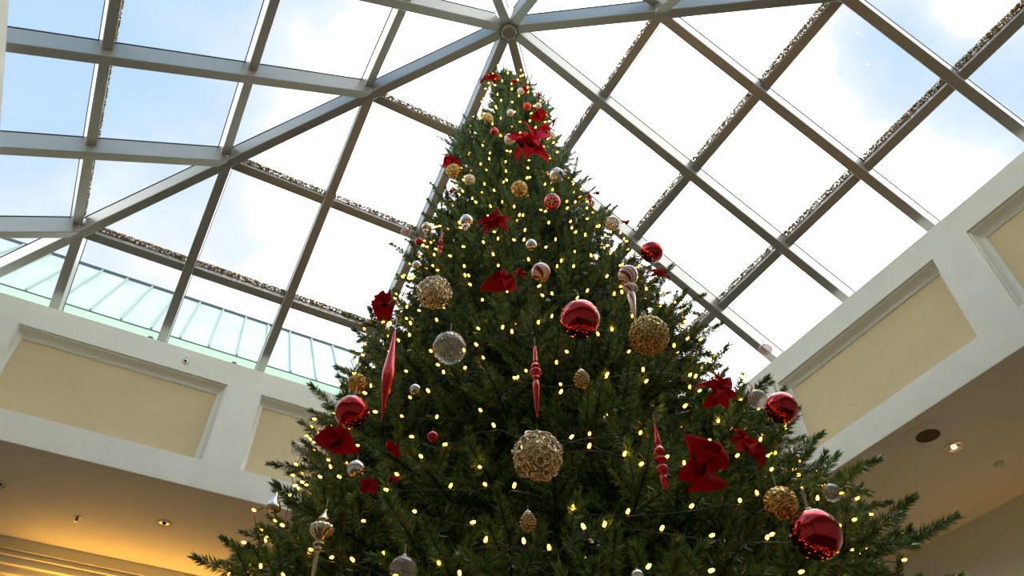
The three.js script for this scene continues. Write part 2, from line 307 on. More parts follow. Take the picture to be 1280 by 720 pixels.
// ------------------------------------------------------------------ ornaments
const redDye = lin(0.55, 0.002, 0.01);
const O = {
  red: phy({ color: redDye, metalness: 1, roughness: 0.045, clearcoat: 1, clearcoatRoughness: 0.02 }),
  redSatin: phy({ color: lin(0.6, 0.012, 0.02), metalness: 0.6, roughness: 0.25, clearcoat: 0.8, clearcoatRoughness: 0.06 }),
  lacquer: phy({ color: lin(0.85, 0.005, 0.025), metalness: 0.45, roughness: 0.14, clearcoat: 1, clearcoatRoughness: 0.03 }),
  orange: std({ color: lin(0.75, 0.06, 0.02), metalness: 0.2, roughness: 0.4 }),
  glass: phy({ color: lin(0.96, 0.97, 0.98), transmission: 0.88, thickness: 0, roughness: 0.02, ior: 1.9 }),
  pearl: phy({ color: lin(0.93, 0.86, 0.9), transmission: 0.8, thickness: 0, roughness: 0.06, ior: 1.8 }),
  gold: std({ color: lin(0.66, 0.5, 0.22), metalness: 1, roughness: 0.26 }),
  paleGold: std({ color: lin(0.78, 0.66, 0.42), metalness: 1, roughness: 0.22 }),
  silver: std({ color: lin(0.86, 0.86, 0.88), metalness: 1, roughness: 0.13 }),
  champagne: std({ color: lin(0.8, 0.7, 0.5), metalness: 1, roughness: 0.18 }),
  white: std({ color: lin(0.82, 0.8, 0.74), roughness: 0.4, metalness: 0.1 }),
  string: std({ color: lin(0.62, 0.58, 0.5), roughness: 0.5 }),
  glitterGold: std({ color: lin(0.62, 0.4, 0.12), metalness: 0.9, roughness: 0.24, flatShading: true }),
  glitterPale: std({ color: lin(0.78, 0.68, 0.46), metalness: 0.8, roughness: 0.26, flatShading: true }),
  petal: phy({ color: lin(0.52, 0.003, 0.008), roughness: 0.75, specularIntensity: 0.25, side: THREE.DoubleSide }),
  petalPink: phy({ color: lin(0.68, 0.006, 0.07), roughness: 0.7, specularIntensity: 0.3, side: THREE.DoubleSide }),
  stamen: std({ color: lin(0.8, 0.5, 0.04), roughness: 0.5 }),
};
function canvasTexture(w, h, draw) { const c = document.createElement('canvas'); c.width = w; c.height = h; draw(c.getContext('2d'), w, h); const t = new THREE.CanvasTexture(c); t.colorSpace = THREE.SRGBColorSpace; t.wrapS = t.wrapT = THREE.RepeatWrapping; return t; }
const swirlMap = canvasTexture(512, 256, (x, w, h) => { x.fillStyle = '#f0e4d2'; x.fillRect(0, 0, w, h); x.fillStyle = '#b50d18'; for (let k = -6; k < 8; k++) { x.beginPath(); const a = k * w / 4; x.moveTo(a, 0); x.lineTo(a + w / 10, 0); x.lineTo(a + w / 10 + w * 0.45, h); x.lineTo(a + w * 0.45, h); x.fill(); } });
const twistMap = canvasTexture(512, 512, (x, w, h) => { x.fillStyle = '#f1e8dc'; x.fillRect(0, 0, w, h); x.fillStyle = '#b20f1c'; for (let k = -8; k < 8; k++) for (const [o, t] of [[0, 0.075], [0.13, 0.02]]) { x.beginPath(); const a = (k / 4 + o) * w; x.moveTo(a, 0); x.lineTo(a + w * t, 0); x.lineTo(a + w * t + w * 1.5, h); x.lineTo(a + w * 1.5, h); x.fill(); } });
const laceMap = canvasTexture(512, 256, (x, w, h) => { x.fillStyle = '#e8e9ea'; x.fillRect(0, 0, w, h); x.strokeStyle = '#8a8b86'; x.lineWidth = 4; for (let j = 0; j < 5; j++) for (let i = 0; i < 12; i++) { x.beginPath(); x.arc((i + (j % 2) / 2) * w / 12 + 20, j * h / 5 + 26, 15, 0.4, 5.6); x.stroke(); x.beginPath(); x.arc((i + (j % 2) / 2) * w / 12 + 24, j * h / 5 + 26, 7, 0, 4.4); x.stroke(); } });
O.swirl = phy({ map: swirlMap, roughness: 0.16, metalness: 0.35, clearcoat: 1, clearcoatRoughness: 0.04 });
O.twist = phy({ map: twistMap, roughness: 0.2, metalness: 0.3, clearcoat: 1, clearcoatRoughness: 0.04 });
O.lace = std({ map: laceMap, roughness: 0.2, metalness: 0.55 });
O.greenTop = std({ color: lin(0.16, 0.3, 0.16), roughness: 0.35, metalness: 0.4 });

const sphere = new THREE.SphereGeometry(1, 48, 32);
function bumpy(seed, amp, w = 72, hgt = 48) {
  const g = new THREE.IcosahedronGeometry(1, 10), p = g.attributes.position, v = V(0, 0, 0), key = new Map(), r = rngOf(seed);
  for (let i = 0; i < p.count; i++) { v.fromBufferAttribute(p, i); const k = v.toArray().map((a) => Math.round(a * 2000)).join(); if (!key.has(k)) key.set(k, 1 + amp * (r() - 0.5)); v.multiplyScalar(key.get(k)); p.setXYZ(i, v.x, v.y, v.z); }
  g.computeVertexNormals(); return g;
}
const glitterBall = bumpy(4, 0.13);
function fib(n, f) { for (let k = 0; k < n; k++) { const y = 1 - 2 * (k + 0.5) / n, a = k * 2.399963, s = Math.sqrt(1 - y * y); f(V(s * Math.cos(a), y, s * Math.sin(a)), k); } }
function loopsBall(n, rad, tube, seed, lift = 0.94) {
  const r = rngOf(seed), list = [], q = new THREE.Quaternion(), m = new THREE.Matrix4();
  fib(n, (d) => { const t = new THREE.TorusGeometry(rad * (0.85 + 0.3 * r()), tube, 5, 12); q.setFromUnitVectors(V(0, 0, 1), d.clone().add(V(r() - 0.5, r() - 0.5, r() - 0.5).multiplyScalar(1.3)).normalize());
    t.applyMatrix4(m.makeRotationFromQuaternion(q)); t.translate(d.x * lift, d.y * lift, d.z * lift); list.push(t); });
  return merge(list);
}
const beadLoops = loopsBall(170, 0.115, 0.038, 8), coilLoops = loopsBall(95, 0.17, 0.04, 9, 0.9);
const capGeo = merge([lathe([[0.2, 0], [0.215, 0.05], [0.2, 0.2], [0.12, 0.25], [0, 0.26]], 20), (() => { const t = new THREE.TorusGeometry(0.09, 0.022, 6, 16); t.translate(0, 0.33, 0); return t; })()]);
function stringGeo(len, spread = 0.25) { // a thin loop of cord from a hook up to the twig
  const c = new THREE.CatmullRomCurve3([V(0, 0, 0), V(-spread * 0.25, len * 0.5, 0.02), V(-spread * 0.16, len, 0.0), V(spread * 0.16, len * 1.02, 0), V(spread * 0.22, len * 0.5, -0.02), V(0, 0, 0)]);
  return new THREE.TubeGeometry(c, 24, 0.03, 5);
}
const cordShort = stringGeo(0.9), cordLong = stringGeo(1.6, 0.35);
function hanger(g, s, top, mat = O.silver, long = false) {
  const c = part('cap', capGeo, mat, g); c.scale.setScalar(s); c.position.y = top;
  const k = part('hanging_cord', long ? cordLong : cordShort, O.string, g); k.scale.set(s, s, Math.max(s, 0.02)); k.position.y = top + 0.36 * s;
}
function ball(g, r, mat, geo = sphere, capMat = O.silver, cap = true) { const b = part('ball', geo, mat, g); b.scale.setScalar(r); if (cap) hanger(g, r * 0.8, r * 0.96, capMat); return b; }
const WIDE = 0.74;
function finial(g, L, prof, mat, capMat = O.silver) { // profile: [radius, distance from the top] as shares of the length; the group's origin is the middle
  const p = prof.map(([r, t]) => new THREE.Vector2(Math.max(r * L, 1e-4), L / 2 - t * L)).reverse();
  const curve = new THREE.SplineCurve(p), b = part('finial_body', new THREE.LatheGeometry(curve.getPoints(110), 56), mat, g);
  if (prof === PROF.lantern) { const q = b.geometry.attributes.position; for (let i = 0; i < q.count; i++) { const t = 0.5 - q.getY(i) / L; if (t > 0.17 && t < 0.33) { const k = 1 + 0.07 * Math.cos(14 * Math.atan2(q.getZ(i), q.getX(i))); q.setX(i, q.getX(i) * k); q.setZ(i, q.getZ(i) * k); } } b.geometry.computeVertexNormals(); }
  b.scale.set(WIDE, 1, WIDE); const s = L * 0.09; const k = part('hanging_cord', cordLong, O.string, g); k.scale.set(s, s, s); k.position.y = L / 2;
  const c = part('cap', capGeo, capMat, g); c.scale.setScalar(L * 0.045); c.position.y = L / 2 - 0.004; return b;
}
const PROF = {
  spindle: [[0.006, 0], [0.016, 0.06], [0.03, 0.2], [0.062, 0.42], [0.072, 0.52], [0.06, 0.64], [0.03, 0.8], [0.012, 0.93], [0.004, 1]],
  turned: [[0.02, 0], [0.028, 0.06], [0.035, 0.2], [0.04, 0.22], [0.03, 0.24], [0.07, 0.3], [0.04, 0.33], [0.085, 0.36], [0.085, 0.4], [0.055, 0.44], [0.06, 0.47], [0.035, 0.5], [0.05, 0.56], [0.045, 0.66], [0.025, 0.88], [0.006, 1]],
  beads: [[0.012, 0], [0.03, 0.14], [0.055, 0.31], [0.035, 0.35], [0.085, 0.42], [0.085, 0.47], [0.04, 0.51], [0.11, 0.57], [0.04, 0.62], [0.09, 0.68], [0.085, 0.74], [0.04, 0.79], [0.065, 0.84], [0.06, 0.93], [0.01, 1]],
  twist: [[0.02, 0], [0.06, 0.03], [0.17, 0.12], [0.185, 0.19], [0.15, 0.27], [0.06, 0.34], [0.06, 0.36], [0.12, 0.42], [0.13, 0.47], [0.07, 0.54], [0.075, 0.57], [0.075, 0.62], [0.055, 0.78], [0.03, 0.93], [0.008, 1]],
  lantern: [[0.01, 0], [0.03, 0.05], [0.085, 0.115], [0.09, 0.13], [0.045, 0.14], [0.05, 0.155], [0.15, 0.195], [0.175, 0.225], [0.175, 0.25], [0.15, 0.285], [0.1, 0.33], [0.05, 0.37], [0.045, 0.385], [0.08, 0.4], [0.084, 0.425], [0.05, 0.45], [0.072, 0.465], [0.07, 0.485], [0.035, 0.51], [0.04, 0.6], [0.03, 0.75], [0.02, 0.92], [0.006, 1]],
  acorn: [[0.06, 0], [0.16, 0.06], [0.33, 0.22], [0.37, 0.38], [0.3, 0.52], [0.16, 0.58], [0.14, 0.62], [0.22, 0.7], [0.2, 0.79], [0.1, 0.84], [0.09, 0.88], [0.1, 0.93], [0.02, 1]],
  bell: [[0.05, 0], [0.1, 0.08], [0.2, 0.3], [0.42, 0.62], [0.5, 0.8], [0.4, 0.88], [0.15, 0.92], [0.1, 1]],
  drop: [[0.12, 0], [0.3, 0.12], [0.42, 0.32], [0.4, 0.5], [0.25, 0.66], [0.2, 0.7], [0.26, 0.77], [0.2, 0.87], [0.04, 1]],
};
const builders = {
  red: (g, r) => ball(g, r, O.red, sphere, O.gold),
  redSmall: (g, r) => ball(g, r, O.redSatin, sphere, O.gold),
  orange: (g, r) => ball(g, r, O.orange, sphere, O.gold),
  clear: (g, r) => ball(g, r, O.glass),
  pearl: (g, r) => ball(g, r, O.pearl),
  silver: (g, r) => ball(g, r, O.silver),
  white: (g, r) => ball(g, r, O.white),
  lace: (g, r) => ball(g, r, O.lace),
  swirl: (g, r) => { const b = ball(g, r, O.swirl, sphere, O.gold); b.rotation.y = 0.7; },
  gold: (g, r) => ball(g, r, O.glitterGold, glitterBall, O.gold),
  pale: (g, r) => ball(g, r, O.glitterPale, glitterBall, O.silver),
  beaded: (g, r) => { const b = ball(g, r * 0.86, O.gold, sphere, O.gold); const l = part('wire_loops', beadLoops, O.gold, g); l.scale.setScalar(r); l.userData = { kind: 'stuff' }; b.material = O.paleGold; },
  coil: (g, r) => { ball(g, r * 0.66, O.gold); const l = part('wire_loops', coilLoops, O.champagne, g); l.scale.setScalar(r); l.userData = { kind: 'stuff' }; },
  flower: (g, r, out) => {
    ball(g, r, O.redSatin, sphere, O.gold);
    const cap = new THREE.SphereGeometry(1.012, 32, 12, 0, Math.PI * 2, 0, 1.25); const c = part('green_top', cap, O.greenTop, g); c.scale.setScalar(r);
    const list = []; for (let k = 0; k < 6; k++) { const pts = []; for (let i = 0; i <= 12; i++) { const t = i / 12 * Math.PI * 2, a = 0.36 - 0.33 * Math.cos(t), b = 0.2 * Math.sin(t) * (0.5 + a), an = k * Math.PI / 3; const u = a * Math.cos(an) - b * Math.sin(an), w = a * Math.sin(an) + b * Math.cos(an); pts.push(V(u, w, Math.sqrt(Math.max(0.05, 1 - u * u - w * w))).multiplyScalar(1.02)); } list.push(new THREE.TubeGeometry(new THREE.CatmullRomCurve3(pts, true), 24, 0.035, 5, true)); }
    const f = part('gold_flower', merge(list), O.paleGold, g); f.scale.setScalar(r); f.userData = { kind: 'stuff' }; f.quaternion.setFromUnitVectors(V(0, 0, 1), out);
  },
  goldGlass: (g, r) => { ball(g, r, O.glass, sphere, O.gold); const l = part('gold_lattice', coilLoops, O.gold, g); l.scale.setScalar(r * 0.97); l.userData = { kind: 'stuff' }; },
  cone: (g, r) => { // gold pine cone ornament with overlapping scales
    const list = []; for (let k = 0; k < 64; k++) { const t = k / 64, a = k * 2.4, y = 0.9 - 1.9 * t, rr = 0.28 + 0.66 * Math.sin(Math.PI * (0.12 + 0.8 * t)), s = new THREE.SphereGeometry(0.24, 8, 6); s.scale(1, 0.5, 0.8); s.rotateZ(-0.5); s.translate(rr * 0.85, y, 0); s.rotateY(a); list.push(s); }
    const c = part('cone_scales', merge(list), O.gold, g); c.scale.setScalar(r); c.userData = { kind: 'stuff' }; const core = part('cone_core', sphere, O.gold, g); core.scale.set(r * 0.7, r * 0.95, r * 0.7);
    const top = part('knob', sphere, O.silver, g); top.scale.setScalar(r * 0.42); top.position.y = r * 1.05; hanger(g, r * 0.6, r * 1.4);
  },
};
for (const [k, mat] of [['spindle', 'lacquer'], ['turned', 'lacquer'], ['beads', 'lacquer'], ['twist', 'twist'], ['lantern', 'champagne'], ['acorn', 'silver'], ['bell', 'silver'], ['drop', 'silver']]) builders[k] = (g, r) => finial(g, r * 2, PROF[k], O[mat]);
builders.smallSpindle = (g, r) => finial(g, r * 2, PROF.beads, O.redSatin);
builders.acornGold = (g, r) => finial(g, r * 2, PROF.acorn, O.champagne);

// [builder, name, category, centre px, size px (ball diameter or finial length), label, share of the outline radius, hidden below]
const ornaments = [
  ['red', 'ball_ornament', 'ornament', 725, 399, 50, 'large shiny red ball beside the hanging red and white twisted drop', 1.0],
  ['red', 'ball_ornament', 'ornament', 440, 515, 42, 'shiny red ball touching the crimson poinsettia under a gold glitter ball', 1.0],
  ['red', 'ball_ornament', 'ornament', 977, 510, 40, 'shiny red ball beside the pearly glass ball against the beige panel', 1.0],
  ['red', 'ball_ornament', 'ornament', 1020, 668, 62, 'largest shiny red ball below a gold glitter ball', 1.0],
  ['red', 'ball_ornament', 'ornament', 815, 315, 28, 'half hidden red ball at the tree edge against the skylight bar', 0.97],
  ['orange', 'ball_ornament', 'ornament', 659, 133, 10, 'tiny orange red ball near the top of the tree', 1.0],
  ['redSmall', 'ball_ornament', 'ornament', 524, 302, 10, 'tiny red ball below the champagne acorn at the tree edge', 1.0],
  ['redSmall', 'ball_ornament', 'ornament', 541, 546, 14, 'small pink red ball deep in the foliage left of the coil ball', 1.0],
  ['redSmall', 'ball_ornament', 'ornament', 618, 165, 11, 'tiny pink red ball half sunk in needles beside the biggest poinsettia', 0.99],
  ['clear', 'ball_ornament', 'ornament', 562, 435, 42, 'large clear glass ball beside the long red spindle', 1.0],
  ['pearl', 'ball_ornament', 'ornament', 947, 499, 24, 'pearly glass ball beside the red ball by the beige panel', 1.05],
  ['pearl', 'ball_ornament', 'ornament', 957, 437, 16, 'small iridescent ball hanging from a twig tip against the white wall edge', 1.03],
  ['clear', 'ball_ornament', 'ornament', 1040, 616, 22, 'clear glass ball half behind a branch above the largest red ball', 1.02],
  ['beaded', 'beaded_ball', 'ornament', 811, 419, 50, 'gold ball covered in curled wire below the twisted drop', 1.0],
  ['coil', 'beaded_ball', 'ornament', 543, 366, 43, 'champagne beaded ball above the clear glass ball', 1.0],
  ['coil', 'beaded_ball', 'ornament', 672, 570, 64, 'largest silver gold coil ball hanging under the turned red drop', 1.0],
  ['gold', 'ball_ornament', 'ornament', 649, 236, 20, 'gold glitter ball under the biggest poinsettia', 1.0],
  ['gold', 'ball_ornament', 'ornament', 567, 214, 18, 'gold glitter ball tucked under red petals at the tree edge', 1.0],
  ['pale', 'ball_ornament', 'ornament', 587, 225, 14, 'pale gold glitter ball next to the one under red petals', 1.0],
  ['gold', 'ball_ornament', 'ornament', 609, 149, 15, 'small gold glitter ball near the tree top', 1.0],
  ['gold', 'ball_ornament', 'ornament', 447, 479, 23, 'gold glitter ball above a shiny red ball', 1.0],
  ['gold', 'ball_ornament', 'ornament', 976, 629, 40, 'large gold glitter ball above the largest red ball', 1.0],
  ['lace', 'ball_ornament', 'ornament', 696, 219, 19, 'silver ball with lacy swirls above the red flower ball', 1.0],
  ['flower', 'ball_ornament', 'ornament', 690, 252, 21, 'red ball with green top and gold wire flower', 1.0],
  ['goldGlass', 'ball_ornament', 'ornament', 766, 279, 18, 'clear ball with gold lattice beside a red petal', 1.0],
  ['cone', 'cone_ornament', 'ornament', 727, 474, 21, 'small gold pine cone ornament with silver knob', 1.0],
  ['cone', 'cone_ornament', 'ornament', 660, 653, 22, 'gold pine cone ornament with silver knob below the coil ball', 1.0],
  ['white', 'ball_ornament', 'ornament', 637, 174, 14, 'white ball touching the biggest poinsettia', 1.0],
  ['white', 'ball_ornament', 'ornament', 638, 141, 9, 'tiny white ball beside the orange red ball', 1.0],
  ['silver', 'ball_ornament', 'ornament', 605, 137, 8, 'tiny silver ball above the small gold glitter ball', 1.0],
  ['white', 'ball_ornament', 'ornament', 651, 114, 9, 'tiny white ball between red petals at the very top', 1.0],
  ['white', 'ball_ornament', 'ornament', 673, 132, 8, 'tiny white ball above a red flower near the top', 1.0],
  ['pale', 'ball_ornament', 'ornament', 691, 170, 8, 'tiny pale gold ball at the right of the biggest poinsettia', 1.0],
  ['silver', 'ball_ornament', 'ornament', 664, 306, 14, 'small striped silver ball above the red and white swirl ball', 1.0],
  ['swirl', 'ball_ornament', 'ornament', 676, 340, 24, 'red and white swirl glass ball beside the crimson ribbon flower', 1.0],
  ['acorn', 'finial_ornament', 'ornament', 583, 279, 30, 'silver double bulb drop beside the small poinsettia', 1.0],
  ['acornGold', 'finial_ornament', 'ornament', 533, 286, 22, 'champagne acorn drop at the tree edge', 1.0],
  ['pearl', 'ball_ornament', 'ornament', 507, 290, 12, 'pale ball at the tree edge against the skylight bar end', 1.02],
  ['smallSpindle', 'finial_ornament', 'ornament', 551, 304, 30, 'thin red drop beside the champagne acorn', 1.0],
  ['silver', 'ball_ornament', 'ornament', 521, 332, 12, 'small silver ball above the champagne beaded ball', 1.0],
  ['silver', 'ball_ornament', 'ornament', 519, 487, 14, 'small mirror ball right of the long red spindle tip', 1.0],
  ['silver', 'ball_ornament', 'ornament', 445, 586, 22, 'silver ball half sunk in needles below the crimson poinsettia', 1.0],
  ['clear', 'ball_ornament', 'ornament', 373, 563, 18, 'glass ball at the tree edge beside the narrow beige panel', 1.02],
  ['bell', 'finial_ornament', 'ornament', 343, 628, 28, 'silver bell ornament on a cord at the tree edge', 1.03],
  ['lantern', 'finial_ornament', 'ornament', 397, 690, 104, 'long champagne silver drop with a ribbed bulb', 1.0],
  ['clear', 'ball_ornament', 'ornament', 504, 712, 34, 'clear crackled ball on a white cord low on the tree', 1.0],
  ['silver', 'ball_ornament', 'ornament', 797, 720, 16, 'silver ball with gold cap at the lowest part in view', 1.0],
  ['twist', 'finial_ornament', 'ornament', 788, 364, 66, 'red and white twisted glass drop above the curled wire ball', 1.0],
  ['spindle', 'finial_ornament', 'ornament', 486, 465, 114, 'long smooth red spindle drop', 1.0],
  ['turned', 'finial_ornament', 'ornament', 670, 476, 88, 'turned red drop hanging above the largest coil ball', 1.0],
  ['beads', 'finial_ornament', 'ornament', 825, 569, 82, 'ringed red drop on a white cord beside the large poinsettia', 1.0],
  ['smallSpindle', 'finial_ornament', 'ornament', 737, 246, 22, 'thin red and white drop near the right edge of the tree', 1.0],
];
for (const [kind, name, category, px, py, size, label, fac] of ornaments) {
  let p = surfaceHit(px, py, fac);
  const toCam = EYE.clone().sub(p).normalize(), r = size / 2 / FOCAL * depthOf(p);
  const long = /spindle|turned|beads|twist|lantern|Spindle/.test(kind);
  p.addScaledVector(toCam, Math.min(long ? 0.06 : r * 0.8, 0.12));
  const r2 = size / 2 / FOCAL * depthOf(p) * (long ? 1 / Math.max(0.6, Math.sqrt(1 - toCam.y * toCam.y)) : 1);
  const g = thing(name, label, category, null, p);
  builders[kind](g, r2, toCam.clone().setY(toCam.y * 0.9).normalize());
  if (!long) { const a = V(0, 1, 0).angleTo(FWD); g.rotation.y = hash2(px, py) * 6; if (kind === 'flower') g.rotation.y = 0; }
  else g.rotation.y = hash2(px, py) * 6;
  const rr = long ? r2 * 0.25 : r2; clear.push({ p, r: rr, up: 0 });
  if (long) for (const s of [-0.75, -0.4, 0.4, 0.75]) clear.push({ p: p.clone().add(V(0, s * r2, 0)), r: r2 * 0.16, up: 0 });
}

// poinsettias: curved petals around a gold centre
const petalGeo = [0, 1].map((v) => {
  const nu = 8, nv = 12, pos = [], uv = [], idx = [];
  for (let j = 0; j <= nv; j++) for (let i = 0; i <= nu; i++) {
    const t = j / nv, s = i / nu * 2 - 1, w = v ? 0.46 * Math.pow(Math.sin(Math.PI * Math.pow(t * 0.97 + 0.01, 1.25)), 0.62) + 0.03 : 0.24 * Math.pow(Math.sin(Math.PI * Math.pow(t * 0.97 + 0.015, 0.85)), 0.6) + 0.01;
    const cup = (v ? 0.75 : 0.5) * s * s * w, curl = v ? 0.5 * Math.sin(t * 2.7) * t - 0.55 * Math.pow(t, 4) : 0.3 * Math.sin(t * 2.4) - 0.42 * t * t;
    pos.push(s * w, t * (1 - 0.06 * s * s), cup + curl + (v ? 0.06 : 0.04) * Math.sin(13 * t + 5 * s) * Math.abs(s) * t); uv.push(i / nu, t);
  }
  for (let j = 0; j < nv; j++) for (let i = 0; i < nu; i++) { const a = j * (nu + 1) + i, b = a + nu + 1; idx.push(a, a + 1, b, a + 1, b + 1, b); }
  const g = new THREE.BufferGeometry(); g.setAttribute('position', new THREE.Float32BufferAttribute(pos, 3)); g.setAttribute('uv', new THREE.Float32BufferAttribute(uv, 2)); g.setIndex(idx); g.computeVertexNormals(); return g;
});
const stamenGeo = (() => { const list = []; for (let k = 0; k < 9; k++) { const s = new THREE.SphereGeometry(0.045, 8, 6); s.translate(0.07 * Math.cos(k * 2.4) * Math.sqrt(k / 3), 0.07 * Math.sin(k * 2.4) * Math.sqrt(k / 3), 0.06); list.push(s); } return merge(list); })();
// [px, py, width px, petals, broad, label, roll]
const flowers = [
  [614, 101, 26, 6, 0, 'red poinsettia at the left of the very top of the tree'], [643, 105, 16, 5, 0, 'red poinsettia in the middle of the very top of the tree'], [655, 113, 16, 5, 0, 'red poinsettia on the right shoulder of the tree top'],
  [674, 121, 12, 3, 0, 'small upright red petals at the right of the tree top'], [675, 144, 22, 6, 1, 'red poinsettia below the tiny white ball near the top'], [681, 164, 20, 5, 0, 'pale edged red flower above the biggest poinsettia'],
  [691, 153, 12, 4, 0, 'little red flower at the right edge near the top'], [657, 187, 62, 10, 0, 'biggest crimson poinsettia in the upper tree'], [566, 202, 24, 6, 1, 'red petals above the gold ball at the tree edge'],
  [620, 283, 40, 8, 0, 'small poinsettia beside the silver double bulb drop'], [624, 355, 42, 6, 1, 'crimson ribbon flower beside the swirl ball'], [650, 345, 24, 5, 0, 'small red petals between ribbon flower and swirl ball'],
  [485, 381, 40, 6, 1, 'red petals at the top of the long red spindle'], [823, 346, 30, 5, 0, 'dark red petals at the tree edge below the half hidden red ball'], [421, 552, 54, 5, 1, 'crimson poinsettia below the shiny red ball at the left'],
  [491, 562, 26, 3, 1, 'upright red petals left of the small pink red ball'], [460, 606, 28, 4, 1, 'dark red petals below the half sunk silver ball'], [495, 600, 15, 3, 0, 'tiny red petals beside the dark red ones'],
  [897, 493, 54, 8, 0, 'red poinsettia left of the pearly glass ball'], [880, 580, 80, 6, 1, 'largest broad petalled red poinsettia with gold centre'], [938, 566, 44, 6, 1, 'red petals right of the largest broad poinsettia'],
  [925, 549, 26, 5, 0, 'small red flower above the largest broad poinsettia'], [783, 281, 18, 3, 0, 'red petals right of the clear ball with gold lattice'], [745, 243, 12, 3, 0, 'tiny red petals at the right edge of the tree'], [566, 240, 14, 4, 0, 'tiny red petals at the left edge below the pale gold ball'],
];
const fr = rngOf(31);
for (const [px, py, w, n, broad, label] of flowers) {
  const p = surfaceHit(px, py, 1.0), toCam = EYE.clone().sub(p).normalize(); p.addScaledVector(toCam, 0.05);
  const s = w / 2 / FOCAL * depthOf(p) * 1.08, g = thing('poinsettia', label, 'flower', null, p), ax = axisAt(hOf(p.y));
  const out = V(p.x - ax.x, 0, p.z - ax.z).normalize(), face = (broad ? out.multiplyScalar(0.5).add(toCam) : out.addScaledVector(toCam, 0.55).add(V(0, 0.75, 0))).add(V(fr() - 0.5, fr() - 0.5, fr() - 0.5).multiplyScalar(1.1)).normalize();
  g.quaternion.setFromUnitVectors(V(0, 0, 1), face); g.scale.setScalar(s);
  const roll = fr() * 6;
  const count = broad ? n : n + 5;
  for (let k = 0; k < count; k++) {
    const m = part('petal', petalGeo[broad], (k === 1 && /biggest|silver double/.test(label)) ? O.petalPink : O.petal, g);
    m.rotation.set((k % 3 === 2 ? 1.05 : k % 3 === 1 ? 0.5 : 0.05) + (fr() - 0.4) * 0.7, (fr() - 0.5) * 1.1, roll + k * Math.PI * 2 / count * (broad ? 1 : 2) + (fr() - 0.5) * 1.3, 'ZXY'); const k2 = (k % 3 === 2 ? 0.6 : 0.7) + fr() * 0.45; m.scale.set(k2 * (0.9 + 0.3 * fr()), k2, k2); m.position.z = -0.05 + 0.1 * (k % 2);
  }
  const c = part('flower_centre', stamenGeo, O.stamen, g); c.userData = { kind: 'stuff', label: 'gold stamens' };
  clear.push({ p, r: s * 0.7, up: 0 });
}

